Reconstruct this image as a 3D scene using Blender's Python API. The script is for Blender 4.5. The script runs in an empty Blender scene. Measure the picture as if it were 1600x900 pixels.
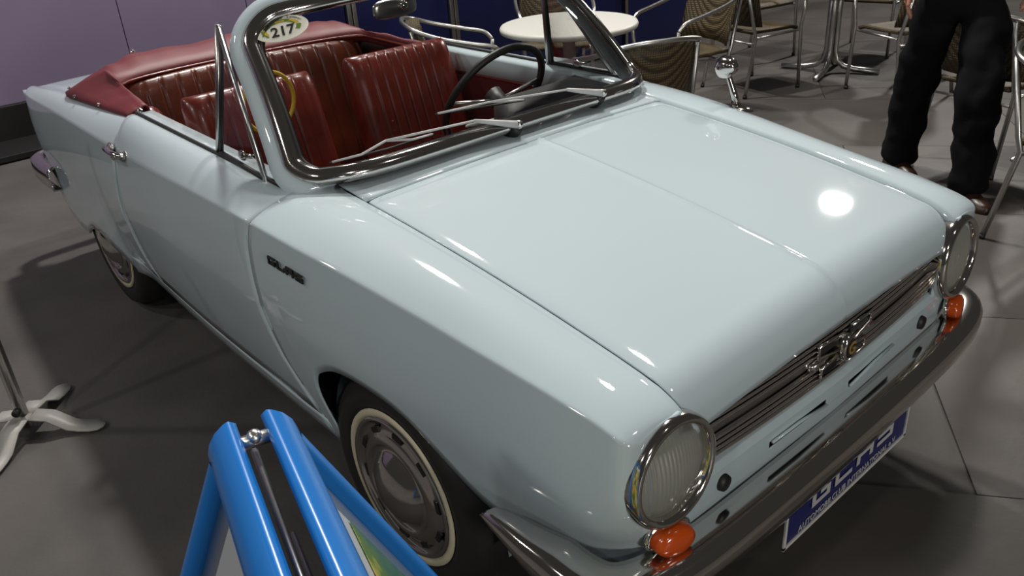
import bpy, bmesh, math, random
import numpy as np
from mathutils import Vector, Matrix
random.seed(7)
PI = math.pi
scene = bpy.context.scene
COL = scene.collection

# ------------------------------------------------------------------ camera
CP = Vector((1.3543, -1.46, 1.5839)); YAW, PIT, ROL, FPX = 2.4380, 0.4733, -0.0707, 1306.8
fw = Vector((math.cos(PIT)*math.cos(YAW), math.cos(PIT)*math.sin(YAW), -math.sin(PIT)))
r0 = Vector((math.sin(YAW), -math.cos(YAW), 0)); u0 = r0.cross(fw)
rt = r0*math.cos(ROL)+u0*math.sin(ROL); up = -r0*math.sin(ROL)+u0*math.cos(ROL)
cd = bpy.data.cameras.new('camera'); cam = bpy.data.objects.new('camera', cd); COL.objects.link(cam)
cd.sensor_width = 36; cd.lens = 36*FPX/1600; cd.clip_start = 0.02; cd.clip_end = 200
M4 = Matrix.Identity(4)
for i in range(3):
    M4[i][0] = rt[i]; M4[i][1] = up[i]; M4[i][2] = -fw[i]; M4[i][3] = CP[i]
cam.matrix_world = M4
scene.camera = cam
scene.view_settings.view_transform = 'Standard'; scene.view_settings.look = 'None'
scene.view_settings.exposure = -0.30; scene.view_settings.gamma = 1.0
scene.view_settings.use_curve_mapping = False
scene.cycles.caustics_reflective = False; scene.cycles.caustics_refractive = False

# ------------------------------------------------------------------ world + hall lamps + added fill lamps
w = bpy.data.worlds.new('hall'); scene.world = w; w.use_nodes = True
bg = w.node_tree.nodes['Background']; bg.inputs[0].default_value = (1.0, 0.94, 0.88, 1); bg.inputs[1].default_value = 0.045
def lamp(name, loc, target, power, size, spot=None, col=(1, .96, .9), blend=.4):
    if spot:
        L = bpy.data.lights.new(name, 'SPOT'); L.spot_size = math.radians(spot); L.spot_blend = blend; L.shadow_soft_size = size
    else:
        L = bpy.data.lights.new(name, 'AREA'); L.shape = 'DISK'; L.size = size
    L.energy = power; L.color = col
    o = bpy.data.objects.new(name, L); COL.objects.link(o); o.location = loc
    o.rotation_euler = (Vector(target)-Vector(loc)).to_track_quat('-Z', 'Y').to_euler()
    return o
for loc, tgt, pw in (((-2.3, 9.1, 5.05), (0, 0, .6), 260), ((-1.1, 2.5, 6.4), (-.5, .2, .5), 170), ((-4.0, 1.9, 6.2), (-.4, .2, .6), 430),
                     ((4.5, 1.5, 6.5), (.5, 0, .5), 18), ((2.0, -7.0, 6.0), (0, -.8, .5), 85), ((-1.5, -7.0, 6.5), (-1, -.8, .5), 85),
                     ((-5.5, -5.0, 6.5), (-3.5, -.8, .5), 95), ((6.0, -3.0, 5.0), (.7, 0, .5), 40)):  # the lamps at negative y are unseen, added as near-side fill
    lamp('hall_and_fill_lamp', loc, tgt, pw, .45)
lamp('front_fill_lamp', (7.5, -2.0, 2.1), (.7, -.1, .55), 150, 1.0)  # unseen low fill light, added to brighten the upright faces of the car front

# ------------------------------------------------------------------ helpers
def tag(o, label=None, cat=None, group=None, kind=None):
    if label: o['label'] = label
    if cat: o['category'] = cat
    if group: o['group'] = group
    if kind: o['kind'] = kind
    return o
def empty(name, loc=(0, 0, 0), rz=0, label=None, cat=None, group=None):
    o = bpy.data.objects.new(name, None); COL.objects.link(o); o.location = loc; o.rotation_euler.z = rz
    o.empty_display_size = .1
    return tag(o, label, cat, group)
def link(name, me, mat, parent=None, smooth=True):
    o = bpy.data.objects.new(name, me); COL.objects.link(o)
    if mat is not None and not me.materials: me.materials.append(mat)
    if parent is not None: o.parent = parent
    if smooth:
        for p in me.polygons: p.use_smooth = True
    return o
class MB:
    """collects shapes that become ONE mesh object"""
    def __init__(s): s.v = []; s.f = []
    def add(s, v, f):
        n = len(s.v); s.v += [tuple(map(float, p)) for p in v]; s.f += [tuple(i+n for i in q) for q in f]; return s
    def grid(s, P, cu=False, cv=False, flip=False):
        nu, nv = len(P), len(P[0]); f = []
        for i in range(nu if cu else nu-1):
            for j in range(nv if cv else nv-1):
                a, b = i*nv+j, ((i+1) % nu)*nv+j
                c, d = ((i+1) % nu)*nv+(j+1) % nv, i*nv+(j+1) % nv
                f.append((a, d, c, b) if flip else (a, b, c, d))
        return s.add([p for row in P for p in row], f)
    def box(s, c, d, rot=None):
        v = []
        for sx in (-1, 1):
            for sy in (-1, 1):
                for sz in (-1, 1):
                    p = Vector((sx*d[0]/2, sy*d[1]/2, sz*d[2]/2))
                    if rot is not None: p = rot @ p
                    v.append(p+Vector(c))
        return s.add(v, [(0, 1, 3, 2), (4, 6, 7, 5), (0, 4, 5, 1), (2, 3, 7, 6), (0, 2, 6, 4), (1, 5, 7, 3)])
    def tube(s, pts, r, n=10, cap=True, closed=False):
        pts = [Vector(p) for p in pts]; m = len(pts)
        rr = r if isinstance(r, (list, tuple)) else [r]*m
        ring = []; prev = None
        for i, p in enumerate(pts):
            if closed: t = pts[(i+1) % m]-pts[i-1]
            else: t = pts[min(i+1, m-1)]-pts[max(i-1, 0)]
            t.normalize()
            if prev is None:
                a = Vector((0, 0, 1)) if abs(t.z) < .9 else Vector((1, 0, 0))
                e = t.cross(a).normalized()
            else:
                e = (prev-t*prev.dot(t)).normalized()
            prev = e; g = t.cross(e)
            ring.append([p+(e*math.cos(2*PI*k/n)+g*math.sin(2*PI*k/n))*rr[i] for k in range(n)])
        base = len(s.v)
        s.grid(ring, cu=closed, cv=True)
        if cap and not closed:
            s.f.append(tuple(base+k for k in range(n))); s.f.append(tuple(base+(m-1)*n+k for k in reversed(range(n))))
        return s
    def lathe(s, prof, o=(0, 0, 0), ax=(0, 0, 1), n=32, sy=1.0):
        ax = Vector(ax).normalized(); a = Vector((0, 0, 1)) if abs(ax.z) < .9 else Vector((1, 0, 0))
        e = ax.cross(a).normalized(); g = ax.cross(e)
        P = [[Vector(o)+ax*h+(e*math.cos(2*PI*k/n)*sy+g*math.sin(2*PI*k/n))*r for k in range(n)] for r, h in prof]
        return s.grid(P, cv=True)
    def ball(s, c, r, n=12, m=8):
        P = [[(c[0]+r[0]*math.sin(PI*i/m)*math.cos(2*PI*k/n), c[1]+r[1]*math.sin(PI*i/m)*math.sin(2*PI*k/n), c[2]+r[2]*math.cos(PI*i/m)) for k in range(n)] for i in range(m+1)]
        return s.grid(P, cv=True)
    def mesh(s, name, recalc=True):
        me = bpy.data.meshes.new(name); me.from_pydata(s.v, [], s.f); 
        if recalc:
            bm = bmesh.new(); bm.from_mesh(me); bmesh.ops.remove_doubles(bm, verts=bm.verts, dist=1e-6)
            bmesh.ops.recalc_face_normals(bm, faces=bm.faces); bm.to_mesh(me); bm.free()
        me.update(); return me
    def build(s, name, mat, parent=None, smooth=True, sharp=None, bevel=None, solid=None, subsurf=0, recalc=True):
        me = s.mesh(name, recalc); o = link(name, me, mat, parent, smooth)
        if solid:
            md = o.modifiers.new('thick', 'SOLIDIFY'); md.thickness = abs(solid); md.offset = -1 if solid > 0 else 1
        if bevel:
            md = o.modifiers.new('bevel', 'BEVEL'); md.width = bevel; md.segments = 2; md.limit_method = 'ANGLE'; md.angle_limit = .6
        if subsurf:
            md = o.modifiers.new('sub', 'SUBSURF'); md.levels = subsurf; md.render_levels = subsurf
        if sharp: 
            try: me.set_sharp_from_angle(angle=sharp)
            except Exception: pass
        return o
def orient(o, outward):
    """flip an open panel so that its normals look along outward(center)"""
    me = o.data; s = 0
    for p in me.polygons: s += p.area*p.normal.dot(Vector(outward(p.center)))
    if s < 0: me.flip_normals()
    return o
def copy_tree(o, parent=None):
    c = o.copy(); COL.objects.link(c); c.parent = parent
    for ch in list(o.children): copy_tree(ch, c)
    return c
def spl(xs, ys):
    """smooth monotone-ish interpolation (cubic Hermite)"""
    xs = np.array(xs, float); ys = np.array(ys, float)
    h = np.diff(xs); dl = np.diff(ys)/h; m = np.zeros(len(xs))
    m[1:-1] = (dl[:-1]*h[1:]+dl[1:]*h[:-1])/(h[1:]+h[:-1]); m[0] = dl[0]; m[-1] = dl[-1]
    def f(x):
        x = min(max(float(x), xs[0]), xs[-1]); i = min(max(int(np.searchsorted(xs, x))-1, 0), len(h)-1)
        t = (x-xs[i])/h[i]
        return float((2*t**3-3*t*t+1)*ys[i]+(t**3-2*t*t+t)*h[i]*m[i]+(-2*t**3+3*t*t)*ys[i+1]+(t**3-t*t)*h[i]*m[i+1])
    return f
def lerp(a, b, t): return a+(b-a)*t
def clamp(x, a=0., b=1.): return max(a, min(b, x))
def sstep(t): t = clamp(t); return t*t*(3-2*t)
def text_mesh(txt, size, extrude=.0005, bold=0, shear=0, spacing=1.0, align='CENTER'):
    c = bpy.data.curves.new('text', 'FONT'); c.body = txt; c.size = size; c.extrude = extrude; c.offset = bold
    c.align_x = align; c.align_y = 'CENTER'; c.shear = shear; c.space_character = spacing; c.resolution_u = 3
    o = bpy.data.objects.new('text', c); COL.objects.link(o)
    bpy.context.view_layer.update()
    me = bpy.data.meshes.new_from_object(o.evaluated_get(bpy.context.evaluated_depsgraph_get()))
    bpy.data.objects.remove(o); bpy.data.curves.remove(c)
    return me
def put(o, origin, ex, ey, ez):
    m = Matrix.Identity(4)
    for i in range(3): m[i][0] = ex[i]; m[i][1] = ey[i]; m[i][2] = ez[i]; m[i][3] = origin[i]
    o.matrix_local = m; return o

# ------------------------------------------------------------------ materials
MATS = {}
def mat(name, col, rough=.5, metal=0., coat=0., noise=None, bump=None, spec=.5, trans=0., emit=None, alpha=1.):
    m = bpy.data.materials.new(name); m.use_nodes = True; nt = m.node_tree; b = nt.nodes['Principled BSDF']
    b.inputs['Base Color'].default_value = (*col, 1); b.inputs['Roughness'].default_value = rough; b.inputs['Metallic'].default_value = metal
    b.inputs['Coat Weight'].default_value = coat; b.inputs['Coat Roughness'].default_value = .04; b.inputs['Specular IOR Level'].default_value = spec
    b.inputs['Transmission Weight'].default_value = trans
    tc = nt.nodes.new('ShaderNodeTexCoord')
    if noise:
        sc, amt, det = noise
        n = nt.nodes.new('ShaderNodeTexNoise'); n.inputs['Scale'].default_value = sc; n.inputs['Detail'].default_value = det
        nt.links.new(tc.outputs['Object'], n.inputs['Vector'])
        r = nt.nodes.new('ShaderNodeValToRGB'); r.color_ramp.elements[0].position = .3; r.color_ramp.elements[1].position = .7
        r.color_ramp.elements[0].color = (*[c*(1-amt) for c in col], 1); r.color_ramp.elements[1].color = (*[min(1, c*(1+amt)) for c in col], 1)
        nt.links.new(n.outputs['Fac'], r.inputs['Fac']); nt.links.new(r.outputs['Color'], b.inputs['Base Color'])
    if bump:
        sc, st = bump
        n2 = nt.nodes.new('ShaderNodeTexNoise'); n2.inputs['Scale'].default_value = sc; n2.inputs['Detail'].default_value = 4
        nt.links.new(tc.outputs['Object'], n2.inputs['Vector'])
        bp = nt.nodes.new('ShaderNodeBump'); bp.inputs['Strength'].default_value = st; bp.inputs['Distance'].default_value = .01
        nt.links.new(n2.outputs['Fac'], bp.inputs['Height']); nt.links.new(bp.outputs['Normal'], b.inputs['Normal'])
    MATS[name] = m; return m
PAINT = mat('paint', (.50, .60, .645), .62, 0, 1.0, noise=(3, .015, 2), spec=.25)
CHROME = mat('chrome', (.66, .63, .60), .10, 1, bump=(6, .01))
CHROME_B = mat('chrome_bright', (.95, .90, .86), .20, 1)
CHROME_D = mat('chrome_dull', (.52, .50, .49), .28, 1)
ALU = mat('aluminium', (.62, .61, .59), .32, 1)
LEATHER = mat('leather', (.125, .014, .008), .30, 0, .12, noise=(9, .25, 4), bump=(60, .06))
LEATHER_T = mat('leather_tan', (.095, .018, .007), .32, 0, .1, noise=(4, .45, 4), bump=(60, .06))
VINYL = mat('vinyl', (.135, .013, .018), .55, 0, 0, noise=(6, .14, 4), bump=(14, .12))
RED_CARD = mat('red_card', (.075, .006, .008), .55)
BLACK = mat('black', (.008, .008, .008), .5)
RUBBER = mat('rubber', (.012, .011, .011), .65, bump=(30, .1))
DASH = mat('dash', (.030, .030, .029), .45, bump=(90, .1))
WWALL = mat('whitewall', (.55, .50, .36), .6, noise=(20, .1, 4))
AMBER = mat('amber', (.58, .075, .004), .15, 0, .5)
WHITE = mat('white', (.62, .61, .57), .45)
BLUEF = mat('blue_frame', (.012, .19, .62), .28, 0, .15)
NAVY = mat('navy_plate', (.010, .014, .11), .4)
SILVER = mat('silver_print', (.5, .5, .5), .4)
UNDER = mat('underbody', (.012, .012, .012), .9)
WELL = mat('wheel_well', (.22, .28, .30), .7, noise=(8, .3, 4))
def glass_mat(name, tint, fac):
    m = bpy.data.materials.new(name); m.use_nodes = True; nt = m.node_tree; nt.nodes.clear()
    o = nt.nodes.new('ShaderNodeOutputMaterial'); mx = nt.nodes.new('ShaderNodeMixShader'); t = nt.nodes.new('ShaderNodeBsdfTransparent')
    g = nt.nodes.new('ShaderNodeBsdfGlossy'); g.inputs['Roughness'].default_value = .02; t.inputs['Color'].default_value = (*tint, 1)
    fr = nt.nodes.new('ShaderNodeFresnel'); fr.inputs['IOR'].default_value = fac
    nt.links.new(fr.outputs[0], mx.inputs[0]); nt.links.new(t.outputs[0], mx.inputs[1]); nt.links.new(g.outputs[0], mx.inputs[2]); nt.links.new(mx.outputs[0], o.inputs[0])
    return m
GLASS = glass_mat('window_glass', (.93, .94, .93), 1.35)
def lens_mat():
    m = bpy.data.materials.new('lamp_lens'); m.use_nodes = True; nt = m.node_tree; nt.nodes.clear(); N = nt.nodes.new
    o = N('ShaderNodeOutputMaterial'); t = N('ShaderNodeBsdfTransparent'); g = N('ShaderNodeBsdfGlossy'); d = N('ShaderNodeBsdfTranslucent'); df = N('ShaderNodeBsdfDiffuse')
    t.inputs[0].default_value = (.9, .88, .82, 1); g.inputs['Roughness'].default_value = .08; d.inputs[0].default_value = (.8, .77, .68, 1); df.inputs[0].default_value = (.75, .72, .64, 1)
    m1 = N('ShaderNodeMixShader'); m1.inputs[0].default_value = .45; m2 = N('ShaderNodeMixShader'); m2.inputs[0].default_value = .50; m3 = N('ShaderNodeMixShader'); m3.inputs[0].default_value = .34
    k = nt.links.new; k(d.outputs[0], m1.inputs[1]); k(df.outputs[0], m1.inputs[2]); k(t.outputs[0], m2.inputs[1]); k(m1.outputs[0], m2.inputs[2]); k(m2.outputs[0], m3.inputs[1]); k(g.outputs[0], m3.inputs[2]); k(m3.outputs[0], o.inputs[0])
    return m
LENS = lens_mat()
REFL = mat('reflector', (.90, .88, .80), .14, 1)
def wicker_mat():
    m = mat('wicker', (.085, .062, .028), .5); nt = m.node_tree; b = nt.nodes['Principled BSDF']
    tc = nt.nodes.new('ShaderNodeTexCoord'); 
    wv = nt.nodes.new('ShaderNodeTexWave'); wv.inputs['Scale'].default_value = 26; wv.bands_direction = 'X'; wv.inputs['Distortion'].default_value = .0
    w2 = nt.nodes.new('ShaderNodeTexWave'); w2.inputs['Scale'].default_value = 26; w2.bands_direction = 'Z'; w2.inputs['Distortion'].default_value = .0
    w3 = nt.nodes.new('ShaderNodeTexWave'); w3.inputs['Scale'].default_value = 26; w3.bands_direction = 'Y'; w3.inputs['Distortion'].default_value = .0
    mu = nt.nodes.new('ShaderNodeMath'); mu.operation = 'MULTIPLY'; mu2 = nt.nodes.new('ShaderNodeMath'); mu2.operation = 'ADD'
    for q in (wv, w2, w3): nt.links.new(tc.outputs['Object'], q.inputs['Vector'])
    nt.links.new(w2.outputs['Fac'], mu2.inputs[0]); nt.links.new(w3.outputs['Fac'], mu2.inputs[1])
    nt.links.new(wv.outputs['Fac'], mu.inputs[0]); nt.links.new(mu2.outputs[0], mu.inputs[1])
    r = nt.nodes.new('ShaderNodeValToRGB'); r.color_ramp.elements[0].color = (.030, .021, .009, 1); r.color_ramp.elements[1].color = (.13, .095, .045, 1)
    nt.links.new(mu.outputs[0], r.inputs['Fac']); nt.links.new(r.outputs['Color'], b.inputs['Base Color'])
    bp = nt.nodes.new('ShaderNodeBump'); bp.inputs['Strength'].default_value = .5; bp.inputs['Distance'].default_value = .004
    nt.links.new(mu.outputs[0], bp.inputs['Height']); nt.links.new(bp.outputs['Normal'], b.inputs['Normal'])
    return m
WICKER = wicker_mat()
CONC = mat('concrete', (.080, .072, .066), .55, noise=(1.6, .28, 8), bump=(25, .12), spec=.35)
CONC_L = mat('concrete_left', (.088, .082, .078), .6, noise=(2.2, .22, 9), bump=(40, .15), spec=.3)
LILAC = mat('lilac_panel', (.25, .20, .31), .5, noise=(1.2, .06, 3))
WBLUE = mat('blue_panel', (.008, .012, .085), .35, noise=(1.0, .15, 2))
TROUSER = mat('trousers', (.004, .004, .005), .9, bump=(12, .1), spec=.2)
SHIRT = mat('shirt', (.035, .055, .13), .8, noise=(14, .3, 3))
SKIN = mat('skin', (.45, .22, .15), .5)
SHOE = mat('shoe', (.035, .015, .009), .35)
HAIR = mat('hair', (.03, .02, .012), .7)
GREYP = mat('grey_powder_coat', (.34, .33, .31), .5)
YELLOW = mat('yellow', (.50, .33, .03), .4)

# ================================================================== the hall
SD = math.radians(35)
fl = MB(); fl.box((0, 1.5, -.06), (26, 22, .10)); floor = tag(fl.build('floor', CONC_L, smooth=False), 'dark grey hall floor under the car', kind='structure')
e1 = Vector((math.cos(SD), math.sin(SD), 0)); e2 = Vector((-math.sin(SD), math.cos(SD), 0))
slab = MB(); slab.box((0, 0, -.005), (1.996, .996, .010)); sme = slab.mesh('floor_slab'); sme.materials.append(CONC)
for j in range(-5, 9):
    for i in range(-4, 5):
        c = e1*(2.0*i+(1.0 if j % 2 else 0))+e2*(j+.47)
        if (c.y < 1.0 and c.x < .9) or c.length > 7.6 or c.x < -4.6: continue
        o = link('floor_slab', sme, None, floor, smooth=False); o.location = (c.x, c.y, -.0); o.rotation_euler.z = SD
WX = -5.4
wl = MB(); wl.box((WX-.06, -1.0, 1.7), (.06, 9, 3.4)); wall = tag(wl.build('wall_back', LILAC, smooth=False), 'lilac exhibition wall behind the car', kind='structure')
for k in range(-4, 4):
    y0 = .66+k*1.0
    p = MB(); p.box((WX-.012, y0+.5, 1.70), (.024, .994, 2.86)); p.build('wall_panel', LILAC, wall, smooth=False, bevel=.002)
bb = MB(); bb.box((WX+.02, -1.0, .135), (.05, 9, .27)); bb.box((WX+.25, -1.0, .02), (.46, 9, .04)); tag(bb.build('baseboard_back', BLACK, smooth=False, bevel=.004), kind='structure')
BX = -3.6
wb = MB(); wb.box((BX-.05, 3.325, 1.3), (.05, 4.75, 2.6)); wallb = tag(wb.build('wall_partition', WBLUE, smooth=False), 'dark blue exhibition partition behind the cafe tables', kind='structure')
for ya, yb in ((.96, 1.165), (1.185, 1.49), (1.57, 2.33), (2.41, 3.3), (3.38, 4.2), (4.28, 5.2), (5.28, 5.68)):
    p = MB(); p.box((BX-.015, (ya+yb)/2, 1.31), (.02, yb-ya, 2.56)); p.build('wall_panel', WBLUE, wallb, smooth=False, bevel=.002)
for yp in (1.51, 1.55, 2.35, 2.39, 3.34, 4.24, 5.24):
    p = MB(); p.box((BX, yp, 1.3), (.045, .032, 2.6)); p.build('aluminium_post', CHROME_D, wallb, smooth=False, bevel=.004)

# ================================================================== the car
car = empty('convertible_car', (0, 0, 0), 0, 'pale blue classic convertible with red leather seats and folded red roof', 'car')
ycr = spl([-3.0, -2.7, -2.4, -2.0, -1.4, -1.0, -.7, -.4, -.3, -.2, -.1, 0, .1, .2, .3, .4, .5, .6, .69],
          [.608, .634, .654, .68, .714, .735, .743, .748, .745, .739, .729, .718, .707, .697, .689, .682, .674, .664, .655])
zcr = spl([-3.0, -2.7, -2.4, -2.0, -1.4, -1.0, -.7, -.4, -.3, -.2, -.1, 0, .1, .2, .3, .4, .5, .6, .69],
          [.777, .793, .810, .828, .846, .861, .872, .878, .873, .866, .857, .845, .832, .820, .808, .798, .786, .770, .757])
XF = .662
def yside(x, z):
    d = max(0, zcr(x)-z); t = clamp((d-.22)/.42, 0, 1.3)
    y = ycr(x)+.010*math.sin(PI*clamp(d/.30))-.088*t**1.6*(1-.8*sstep((-1.7-x)/.3))
    if x > .3:                       # the nose rounds off in plan, more so lower down
        rc = lerp(.16, .025, clamp((z-.47)/.14)); q = clamp((x-(XF-rc))/rc)
        y -= rc*(1-math.sqrt(max(0, 1-q*q)))
    if x < -2.6:
        q = clamp((-2.8-x)/.2); y -= .012*q*q
    return y
ybe = lambda x: lerp(.531, .519, clamp((x+.3)/.95))
zbe = spl([-.5, -.23, .1, .4, .6, .7], [.925, .905, .868, .822, .783, .757])
def ztop(x, s):
    z = lerp(zbe(x), zcr(x), s**2.2)+.007*math.sin(PI*s)
    if x > .575: z -= .022*(1-math.sqrt(max(0, 1-((x-.575)/.089)**2)))
    return z
xdf = lambda z: -.42+.075*sstep((.58-z)/.26)+.03*sstep((z-.80)/.12)
zarch = spl([-.46, -.345, -.335, -.322, -.305, -.285, -.25, -.205, -.16, -.10, -.03, .037, .10, .155, .20, .24, .29, .335, .4, .7],
            [.25, .25, .26, .35, .42, .465, .515, .548, .570, .580, .577, .566, .540, .500, .468, .440, .415, .405, .402, .402])
SS = [0, .12, .25, .4, .55, .7, .8, .88, .94, .975]
DD = [0, .006, .014, .03, .06, .10, .16, .24, .34, .46, .58, .70, .82, .92, 1.0]
def fender():
    xs = sorted(set([round(v, 4) for v in np.linspace(-.42, -.34, 5)]+[round(v, 4) for v in np.linspace(-.34, -.2, 15)]+[round(v, 4) for v in np.linspace(-.2, .42, 32)]+[round(XF-.26*(1-math.sin(a)), 5) for a in np.linspace(0, PI/2, 16)]))
    P = []
    for x0 in xs:
        wgt = clamp((-.2-x0)/.22); row = []
        for s in SS:
            x = x0+(xdf(zcr(x0))+.42)*wgt; y = lerp(ybe(x)+.0045, ycr(x), s)
            if x0 > .6: 
                q = clamp((x0-(XF-.025))/.025); y = lerp(ybe(x)+.003, ycr(x)-.025*(1-math.sqrt(max(0, 1-q*q))), s)
            if s == 0: row.append((x, y, ztop(x, s)-.045))
            row.append((x, y, ztop(x, s)))
        zc = zcr(x0)-(.0 if x0 <= .575 else .022*(1-math.sqrt(max(0, 1-((x0-.575)/.089)**2)))); zb = zarch(x0)
        for d in DD:
            z = lerp(zc-.002, zb, d); x = x0+(xdf(z)+.42)*wgt; row.append((x, yside(x, z), z))
        P.append(row)
    last = P[-1]; 
    for k in (.985, .8, .6, .45):                  # front face behind the headlamp
        row = []
        for (x, y, z) in last:
            t = (1-k)/.55; yl = .53 if z > .70 else .46; row.append((x+.001, lerp(y, yl, t) if y > yl else y, z))
        P.append(row)
    # arch lip turned inwards
    return P
def mirror(P): return [[(p[0], -p[1], p[2]) for p in r] for r in P]
outw = lambda c: (0, (1 if c.y > 0 else -1), .6)
FP = fender()
for s in (-1, 1):
    m = MB().grid(FP if s > 0 else mirror(FP)); o = orient(m.build('front_fender', PAINT, car, recalc=False), outw)
    md = o.modifiers.new('thick', 'SOLIDIFY'); md.thickness = .004; md.offset = -1
    # wheel house
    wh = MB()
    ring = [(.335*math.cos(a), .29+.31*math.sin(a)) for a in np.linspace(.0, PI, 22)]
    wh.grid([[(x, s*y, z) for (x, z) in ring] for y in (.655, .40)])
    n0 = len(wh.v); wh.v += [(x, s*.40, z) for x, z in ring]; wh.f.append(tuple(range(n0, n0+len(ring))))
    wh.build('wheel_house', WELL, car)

# bonnet
BXR = -.212
def bonnet():
    P = []
    xs = [lerp(BXR, .585, t) for t in np.linspace(0, 1, 26)]
    prof = [(x, None) for x in xs]+[(.585, a) for a in np.linspace(.12, PI/2*1.02, 11)]
    ys = sorted(set([round(v, 4) for v in np.linspace(-1, 1, 41)]+[-.006, -.014, .006, .014, -.03, .03, -.995, .995, -.985, .985]))
    for x, a in prof:
        row = []
        for t in ys:
            yb = ybe(x)-.004; xb = x-(.022*(t*t) if x < .1 else 0)*clamp((.1-x)/.3)
            crown = .020*(1-t*t)+.0034*max(0, 1-abs(t)/.02)
            if a is None:
                z = zbe(xb)+crown-.004*clamp((abs(t)-.97)/.03); row.append((xb, t*yb, z))
            else:
                cw = 1-.05*(1-math.cos(a))*abs(t)**6
                dx = .083+.006*(1-t*t); zz = zbe(.585)+crown-.004*clamp((abs(t)-.97)/.03)
                row.append((.585+dx*math.sin(a), t*yb*cw, zz-.034*math.sin(a)*0-.082*(1-math.cos(a))-.014*math.sin(a)))
        P.append(row)
    return P
o = orient(MB().grid(bonnet()).build('bonnet', PAINT, car, recalc=False), lambda c: (.2, 0, 1))
md = o.modifiers.new('thick', 'SOLIDIFY'); md.thickness = .005; md.offset = -1
# dark engine bay filler and floor pan
m = MB(); m.box((.12, 0, .55), (1.0, .92, .34)); m.box((.20, 0, .38), (.92, .74, .16)); m.build('engine_bay', UNDER, car, smooth=False)
m = MB(); m.box((-1.30, 0, .25), (1.80, 1.22, .04)); m.box((-2.60, 0, .42), (.7, 1.0, .3)); m.build('floor_pan', UNDER, car, smooth=False)

# cowl between bonnet and windscreen
def wbase(u): return Vector((-.272-.03*u*u-.125*abs(u)**9, .628*u, .936-.013*u*u))
def wtop(u): return Vector((-.620-.06*u*u-.085*abs(u)**7, .538*u, 1.318-.020*u*u-.028*abs(u)**6))
def W(u, v):
    p = wbase(u).lerp(wtop(u), v); return p+Vector((.018*math.sin(PI*v), 0, .012*math.sin(PI*v)))
P = []
for t in np.linspace(-1, 1, 41):
    row = []
    xr = BXR-.022*t*t-.004
    a = Vector((xr, t*(ybe(xr)+.000), zbe(xr)+.020*(1-t*t)))
    b = wbase(t*.93); b = Vector((b.x+.0, b.y*.90, b.z-.004))
    for k in np.linspace(0, 1, 9):
        q = a.lerp(b+Vector((-.06, 0, 0)), k); q.z = lerp(a.z, b.z, k**.8); row.append(tuple(q))
    P.append(row)
o = orient(MB().grid(P).build('cowl', PAINT, car, recalc=False), lambda c: (0, 0, 1)); o.modifiers.new('t', 'SOLIDIFY').thickness = .004
# doors
xdr = lambda z: -1.425-.10*sstep((.90-z)/.40)+.04*sstep((.42-z)/.12)
ZDB = .335
def door():
    P = []
    for t in np.linspace(0, 1, 40):
        row = []
        def pt(y, z): return (lerp(xdf(z)-.005, xdr(z)+.005, t), y, z)
        xa = lerp(-.39, -1.43, t); zt = lerp(lerp(.912, .922, sstep(t/.16)), .938, t); yt = lerp(.636, .622, t)
        row += [pt(yt-.062, zt-.075), pt(yt-.060, zt-.01), pt(yt-.055, zt), pt(yt-.010, zt)]
        for s in SS:
            y = lerp(yt, ycr(xa), s); z = lerp(zt, zcr(xa), s**1.9)+.010*math.sin(PI*s)
            s2 = (y-ybe(xa))/(ycr(xa)-ybe(xa)); z = lerp(ztop(xa, clamp(s2)), z, sstep(t/.16)); row.append(pt(y, z))
        for d in DD:
            z = lerp(zcr(xa)-.002, ZDB, d); row.append(pt(yside(xa, z), z))
        P.append(row)
    return P
DP = door()
for s in (-1, 1):
    m = MB().grid(DP if s > 0 else mirror(DP)); o = orient(m.build('door', PAINT, car, recalc=False), outw)
    o.modifiers.new('t', 'SOLIDIFY').thickness = .004
    # window seal, inner card
    q = MB(); q.tube([(lerp(-.43, -1.42, t), s*lerp(.632, .618, t), lerp(.924, .941, t)) for t in np.linspace(0, 1, 12)], .0065, 6); q.build('window_seal', BLACK, o)
    q = MB(); q.grid([[(x, s*.572, z) for z in (.28, .86)] for x in (-.40, -1.44)]); c = q.build('door_card', RED_CARD, o, smooth=False); c.modifiers.new('t', 'SOLIDIFY').thickness = .01
    q = MB(); q.tube([(lerp(-.42, -1.44, t), s*.566, .857) for t in (0, 1)], .007, 6); q.build('card_piping', LEATHER, o)
    # handle
    h = MB(); hx, hz = -1.365, .850; hy = lambda x, z: s*(yside(x, z))
    h.tube([(hx-.075, hy(hx-.07, hz)+s*.004, hz), (hx-.06, hy(hx, hz)+s*.022, hz+.002), (hx, hy(hx, hz)+s*.028, hz+.003), (hx+.05, hy(hx, hz)+s*.022, hz), (hx+.065, hy(hx, hz)+s*.004, hz-.002)], [.009, .010, .009, .010, .009], 10)
    h.ball((hx-.07, hy(hx, hz)+s*.002, hz), (.022, .010, .017)); h.ball((hx+.06, hy(hx, hz)+s*.002, hz), (.016, .008, .013)); h.ball((hx-.058, hy(hx, hz)+s*.006, hz-.028), (.014, .008, .012))
    h.build('door_handle', CHROME, o)
# sills
for s in (-1, 1):
    P = []
    for x in np.linspace(-.325, -1.83, 30):
        P.append([(x, s*(yside(x, z)-ins), z) for z, ins in ((.331, 0), (.31, .0), (.285, .0), (.255, .0), (.25, .008), (.245, .05), (.245, .14))])
    o = orient(MB().grid(P).build('sill', PAINT, car, recalc=False), lambda c: (0, c.y, .1)); o.modifiers.new('t', 'SOLIDIFY').thickness = .003
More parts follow.
